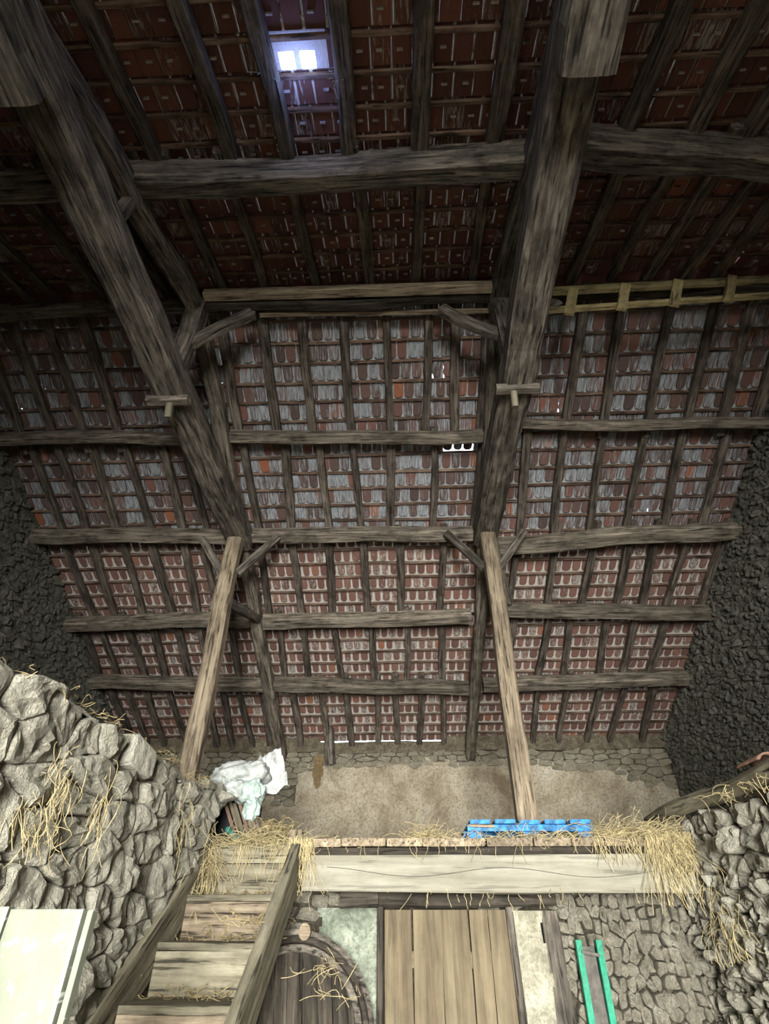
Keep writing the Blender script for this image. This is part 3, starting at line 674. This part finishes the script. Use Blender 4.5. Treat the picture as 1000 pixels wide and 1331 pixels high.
# ================================================================== THINGS BELOW
bd = tag(empty('white_board', (-.95, 1.6, BOT)), 'pale panel with flaking white paint flecks standing at the lower left', 'panel')
e0 = at_y(124, 1184, 1.6).x; e1 = at_y(22, 1178, 1.6).x; TB = at_y(100, 1182, 1.6).z
plank('board', ((e0+e1)/2-.012, 1.59, BOT), ((e0+e1)/2-.012, 1.59, TB), e0-e1-.020, .03, 'board', bd, up=Y_)
plank('board', (e1-.125, 1.59, BOT), (e1-.125, 1.59, TB+.005), .24, .03, 'board', bd, up=Y_)
plank('edge_strip', (e0-.009, 1.60, BOT), (e0-.009, 1.60, TB-.002), .014, .028, 'board', bd, up=Y_)
plank('ledge', (e1-.23, 1.625, -.9), (e0-.02, 1.625, -.9), .035, .09, 'board', bd)
gc = tag(empty('green_rail', (1.33, 5.3, BOT)), 'green painted steel channel with dark web leaning on the lower wall', 'steel rail')
for a in (1.265, 1.415): plank('flange', (a+.0, 5.27, BOT), (a+.005, 5.30, -.13), .045, .05, 'green', gc, up=Y_)
plank('web', (1.34, 5.305, BOT), (1.34, 5.32, -.17), .11, .012, 'iron', gc, up=Y_)
plank('bracket', (1.28, 5.27, -.20), (1.41, 5.27, -.22), .03, .02, 'iron', gc)
# wooden drum leaning below the stair
dc = at_y(382, 1340, 5.0); dn = V((.35, -.85, .35)).normalized()
wh = tag(empty('wooden_drum', dc), 'round wooden drum end with grooved rim leaning behind the stair', 'drum')
ua = dn.cross(Z_).normalized(); ub = dn.cross(ua)
def ringm(r0, r1, th, m_, nm, n=40, off=0):
    mb = MB(); vs = []
    for i in range(n):
        t = 2*math.pi*i/n
        for (r, h) in ((r0, 0), (r1, 0), (r1, th), (r0, th)): vs.append(dc+(ua*math.cos(t)+ub*math.sin(t))*r+dn*(h+off))
    fs = []
    for i in range(n):
        a = i*4; b = ((i+1) % n)*4
        for k in range(4): fs.append((a+k, b+k, b+(k+1) % 4, a+(k+1) % 4))
    mb.add(vs, fs); mb.build(nm, m_, wh)
RD = .56
ringm(RD-.035, RD, .06, 'old', 'rim'); ringm(RD-.075, RD-.045, .045, 'darkwood', 'rim'); ringm(RD-.13, RD-.085, .035, 'old', 'rim')
for k in range(-4, 5):
    a = k*.11; 
    if abs(a) > RD-.1: continue
    L = math.sqrt((RD-.09)**2-a*a); plank('plank', dc+ua*a-ub*L, dc+ua*a+ub*L, .104, .03, 'darkwood', wh, up=dn)  # near-black boards: the shadow under the stair is put into their colour
mb = MB(); c = at_y(396, 1211, 5.1); q = 10; vs = [c+V((math.cos(i/q*6.283)*.045, 0, math.sin(i/q*6.283)*.055)) for i in range(q)]+[c+V((math.cos(i/q*6.283)*.045, .28, math.sin(i/q*6.283)*.055)) for i in range(q)]
mb.add(vs, [tuple(range(q)), tuple(range(2*q-1, q-1, -1))]+[(i, i+q, (i+1) % q+q, (i+1) % q) for i in range(q)]); tag(mb.build('wall_peg', 'pale'), 'short round wooden peg sticking out of the dark wall beside the stair', 'peg')

# ================================================================== THINGS ON THE LOFT
TOPZ = LOFT+.05
pl = tag(empty('blue_pallet', (1.0, 5.35, TOPZ)), 'bright blue painted wooden pallet on the loft edge before the right post', 'pallet')
pa = at_y(608, 1084, 5.2); pb = at_y(771, 1084, 5.2); xa, xb = pa.x, pb.x
for yy in (5.2, 5.6, 6.0): plank('stringer', (xa, yy, TOPZ+.085), (xb, yy, TOPZ+.085), .08, .05, 'blue', pl)
n = 5
for i in range(n):
    xc = xa+(xb-xa)*(i+.5)/n; plank('deck_board', (xc, 5.12+random.uniform(-.02, .02), TOPZ+.128), (xc, 6.08, TOPZ+.125), (xb-xa)/n*.82, .03, 'blue', pl)
for xx in (xa+.05, (xa+xb)/2, xb-.07):
    for yy in (5.2, 5.6, 6.0): mb = MB(); mb.box((xx, yy, TOPZ+.03), (.06, .055, .03)); mb.build('block', 'blue', pl)
plank('plank', (xa+.01, 5.15, TOPZ+.105), (xa+.22, 5.14, TOPZ+.10), .03, .02, 'pale', pl)

def blob(name, c, r, m_, lab, cat, seed, amp=.25, rot=0, group=None, fr=3.):
    """a slumped sack: lobed ellipsoid with folds and a tied neck"""
    mb = MB(); vs = []; nu, nv = 44, 28
    for j in range(nv+1):
        th = math.pi*j/nv
        for i in range(nu):
            ph = 2*math.pi*i/nu; d = V((math.sin(th)*math.cos(ph), math.sin(th)*math.sin(ph), math.cos(th)))
            sq = V([math.copysign(abs(q)**.75, q) for q in d])
            k = 1+amp*nz(d*1.3+V((seed, 0, 0)), 1.2)+amp*.5*nz(d+V((0, seed, 0)), 3.5)+amp*.4*abs(nz(d+V((0, seed, 5)), 7))+.05*math.sin(ph*9+seed)*math.sin(th)
            p = V((sq.x*r[0]*k, sq.y*r[1]*k, sq.z*r[2]*k)); p = Matrix.Rotation(rot, 3, 'Y') @ p; vs.append(V(c)+p)
    fs = [(j*nu+i, j*nu+(i+1) % nu, (j+1)*nu+(i+1) % nu, (j+1)*nu+i) for j in range(nv) for i in range(nu)]
    mb.add(vs, fs); return tag(mb.build(name, m_, smooth=True), lab, cat, group)
P = lambda px, py, y=5.55: at_y(px, py, y)
blob('sack', P(312, 1008), (.27, .17, .11), 'sack', 'long pale grey sack lying on top of the pile', 'sack', 1, rot=-.12, group='sacks on the loft')
blob('sack', P(305, 1027, 5.45), (.13, .13, .085), 'sack', 'small white sack bulging under the top sack beside the stone wall', 'sack', 5, .4, .3, 'sacks on the loft')
blob('sack', P(329, 1030, 5.42), (.095, .10, .10), 'sackgreen', 'upper mint-white sack at the front of the pile', 'sack', 8, .35, 0, 'sacks on the loft')
blob('sack', P(328, 1052, 5.40), (.075, .08, .085), 'sackgreen', 'lower mint-white sack sagging under the other one', 'sack', 12, .35, 0, 'sacks on the loft')
blob('box_bundle', P(300, 1060, 5.8), (.28, .2, .26), 'black', 'black cloth bundle in shade under the white sacks', 'bundle', 15, .2)
# crumpled film sheet
fc = P(346, 1004, 5.6); vs = []; nu = 16
for j in range(nu):
    for i in range(nu):
        a, b = i/(nu-1)-.5, j/(nu-1)-.5
        px_ = a*(.42-.25*abs(b+.5)); vs.append(fc+V((px_+.02, .06*nz((a*4, b*4, 1))+.1*a, b*.36+.07*nz((a*5, b*5, 4))+.12*a)))
mb = MB(); mb.add(vs, [(j*nu+i, j*nu+i+1, (j+1)*nu+i+1, (j+1)*nu+i) for j in range(nu-1) for i in range(nu-1)]); o = tag(mb.build('plastic_sheet', 'film'), 'crumpled milky plastic sheet sticking up right of the sacks', 'sheet')
so = o.modifiers.new('thick', 'SOLIDIFY'); so.thickness = .004
# leaning slats / papers
for i in range(7):
    a = P(312+i*5.5, 1088, 5.25); b = P(292+i*6.5, 1040+i*2, 5.45)
    tag(plank('slat', V((a.x, a.y, TOPZ-.02)), b, .028, .012, ['brown', 'pale', 'grey', 'brown', 'grey', 'pale', 'old'][i], None), f'thin leaning board below the sacks, {["first","second","third","fourth","fifth","sixth","seventh"][i]} from the stone wall', 'board', 'thin boards leaning under the sacks')
tag(timber('tube', P(296, 1078, 5.15), P(309, 1093, 5.05), .045, .045, 'bottle', None, .004, roundness=.55), 'teal plastic tube end poking out under the sacks', 'tube')
tag(timber('wood_block', (P(386, 1089, 5.4).x, 5.35, TOPZ-.02), (P(386, 1089, 5.4).x, 5.35, TOPZ+.10), .12, .10, 'pale', None, .006), 'small square wooden block standing at the loft edge above the stair', 'block')

# ================================================================== STRAW
STRAW = 1.0
def straw_heap(n, cen, ext, length, hang=0., flatz=1., bend=.05):
    for _ in range(int(n*STRAW)):
        c = V(cen)+V((random.gauss(0, ext[0]), random.gauss(0, ext[1]), abs(random.gauss(0, ext[2])) if flatz else random.gauss(0, ext[2])))
        d = V((random.gauss(0, 1), random.gauss(0, .7), random.gauss(0, .35)-hang)).normalized()*random.uniform(.4, 1.2)*length
        mid = c+d*.5+V((random.gauss(0, bend), random.gauss(0, bend), random.gauss(0, bend)-(hang*.0)))
        e = c+d+V((0, 0, -hang*.06)); yield [c*(1-t)**2+mid*2*t*(1-t)+e*t*t for t in (0, .2, .4, .6, .8, 1.)]
def hangers(n, x0, x1, y, z, ln, sl=.03):
    for _ in range(n):
        x = random.uniform(x0, x1); L = random.uniform(.25, 1)*ln; p = V((x, y+random.gauss(0, .015), z+random.uniform(-.02, .03))); pts = [p]
        dx = random.gauss(0, .22)
        for k in range(4): p = p+V((dx*L/4+random.gauss(0, .008), random.gauss(0, .006), -L/4)); pts.append(p); dx += random.gauss(0, .15)
        yield pts
def straw(gens, lab, m_='straw', r=.0019, name='straw'):
    return strands(name, gens, m_, None, r, label=lab, cat='straw', kind='stuff')
from itertools import chain
# right corner heap spilling over the beam
xr = at_y(840, 1085, 5.0).x
straw(chain(straw_heap(900, (xr-.05, 5.15, TOPZ-.01), (.22, .10, .035), .22), straw_heap(600, (xr+.22, 5.02, TOPZ-.02), (.09, .06, .03), .25, .8), hangers(160, xr-.05, xr+.36, 4.93, TOPZ+.01, .50), hangers(60, xr-.45, xr+.1, 4.955, TOPZ, .22)), 'thick heap of golden straw spilling over the right end of the loft beam')
straw(straw_heap(260, (1.0, 5.06, TOPZ-.005), (.35, .04, .012), .13), 'loose straw scattered under and before the blue pallet')
straw(chain(straw_heap(140, (at_y(560, 1085, 5).x, 5.06, TOPZ), (.09, .05, .03), .16), hangers(30, -.8, 1.9, 4.965, TOPZ-.03, .16), hangers(26, -.8, 2.0, 4.99, .16, .12)), 'sparse straw tuft and wisps hanging along the middle of the loft beam')
straw(chain(straw_heap(300, (-1.25, 4.98, TOPZ-.03), (.22, .05, .015), .2), hangers(50, -1.5, -.8, 4.92, TOPZ-.04, .25), hangers(90, -.95, -.76, 4.90, TOPZ-.02, .35)), 'straw strewn over the head of the stair')
straw(chain(*[straw_heap(40, (-1.25, y0-i*going+going*.7, z0-i*rise+.05), (.2, .06, .004), .09) for i in range(1, 6)], straw_heap(60, (-.96, 4.2, -.02), (.02, .5, .01), .08)), 'fine straw litter lying on the stair treads', 'straw_dark', .0026)
straw(chain(straw_heap(150, (-1.53, 4.75, .05), (.03, .14, .2), .16, 1.2, 0), straw_heap(130, (-1.54, 4.9, .38), (.03, .07, .07), .2, .8, 0)), 'curtain of straw hanging where the left wall meets the stair')
straw(chain(straw_heap(45, at_x(85, 1010, XW+.02), (.01, .09, .07), .07, 1.2, 0), straw_heap(25, at_x(135, 1040, XW+.03), (.01, .02, .10), .09, 2., 0), straw_heap(50, at_x(50, 1060, XW+.02), (.01, .10, .05), .08, 1., 0), straw_heap(30, at_x(240, 1060, XW+.02), (.01, .10, .12), .12, 1.5, 0)), 'tufts of straw caught in the face of the left stone wall', 'straw', .0014)
straw(chain(*[straw_heap(7, (XW-.05+random.gauss(0, .04), y, topL(y)+.01), (.03, .06, .008), .08) for y in [1.5+i*.13 for i in range(27)]]), 'dry straw lying along the broken top of the left wall', 'straw_dark', .0015)
straw(chain(straw_heap(50, at_x(930, 1160, XQ-.01), (.02, .10, .10), .14, 1.2, 0), straw_heap(50, at_x(950, 1210, XQ-.02), (.02, .12, .08), .14, 1., 0), straw_heap(40, at_x(960, 1025, XQ), (.05, .25, .01), .12, .4)), 'straw wisps stuck to the right rubble wall', 'straw', .0016)
straw(chain(straw_heap(20, at_y(425, 1262, 4.7), (.05, .03, .03), .16), straw_heap(10, at_y(445, 1298, 4.7), (.06, .03, .02), .2)), 'tangled straw lying over the wooden drum')
hb = straw(straw_heap(900, (P(355, 1072, 5.5).x, 5.5, TOPZ-.02), (.075, .08, .075), .14, 0), 'rough brown hay bundle between the sacks and the wood block', 'straw_dark', .0032, 'hay_bundle')
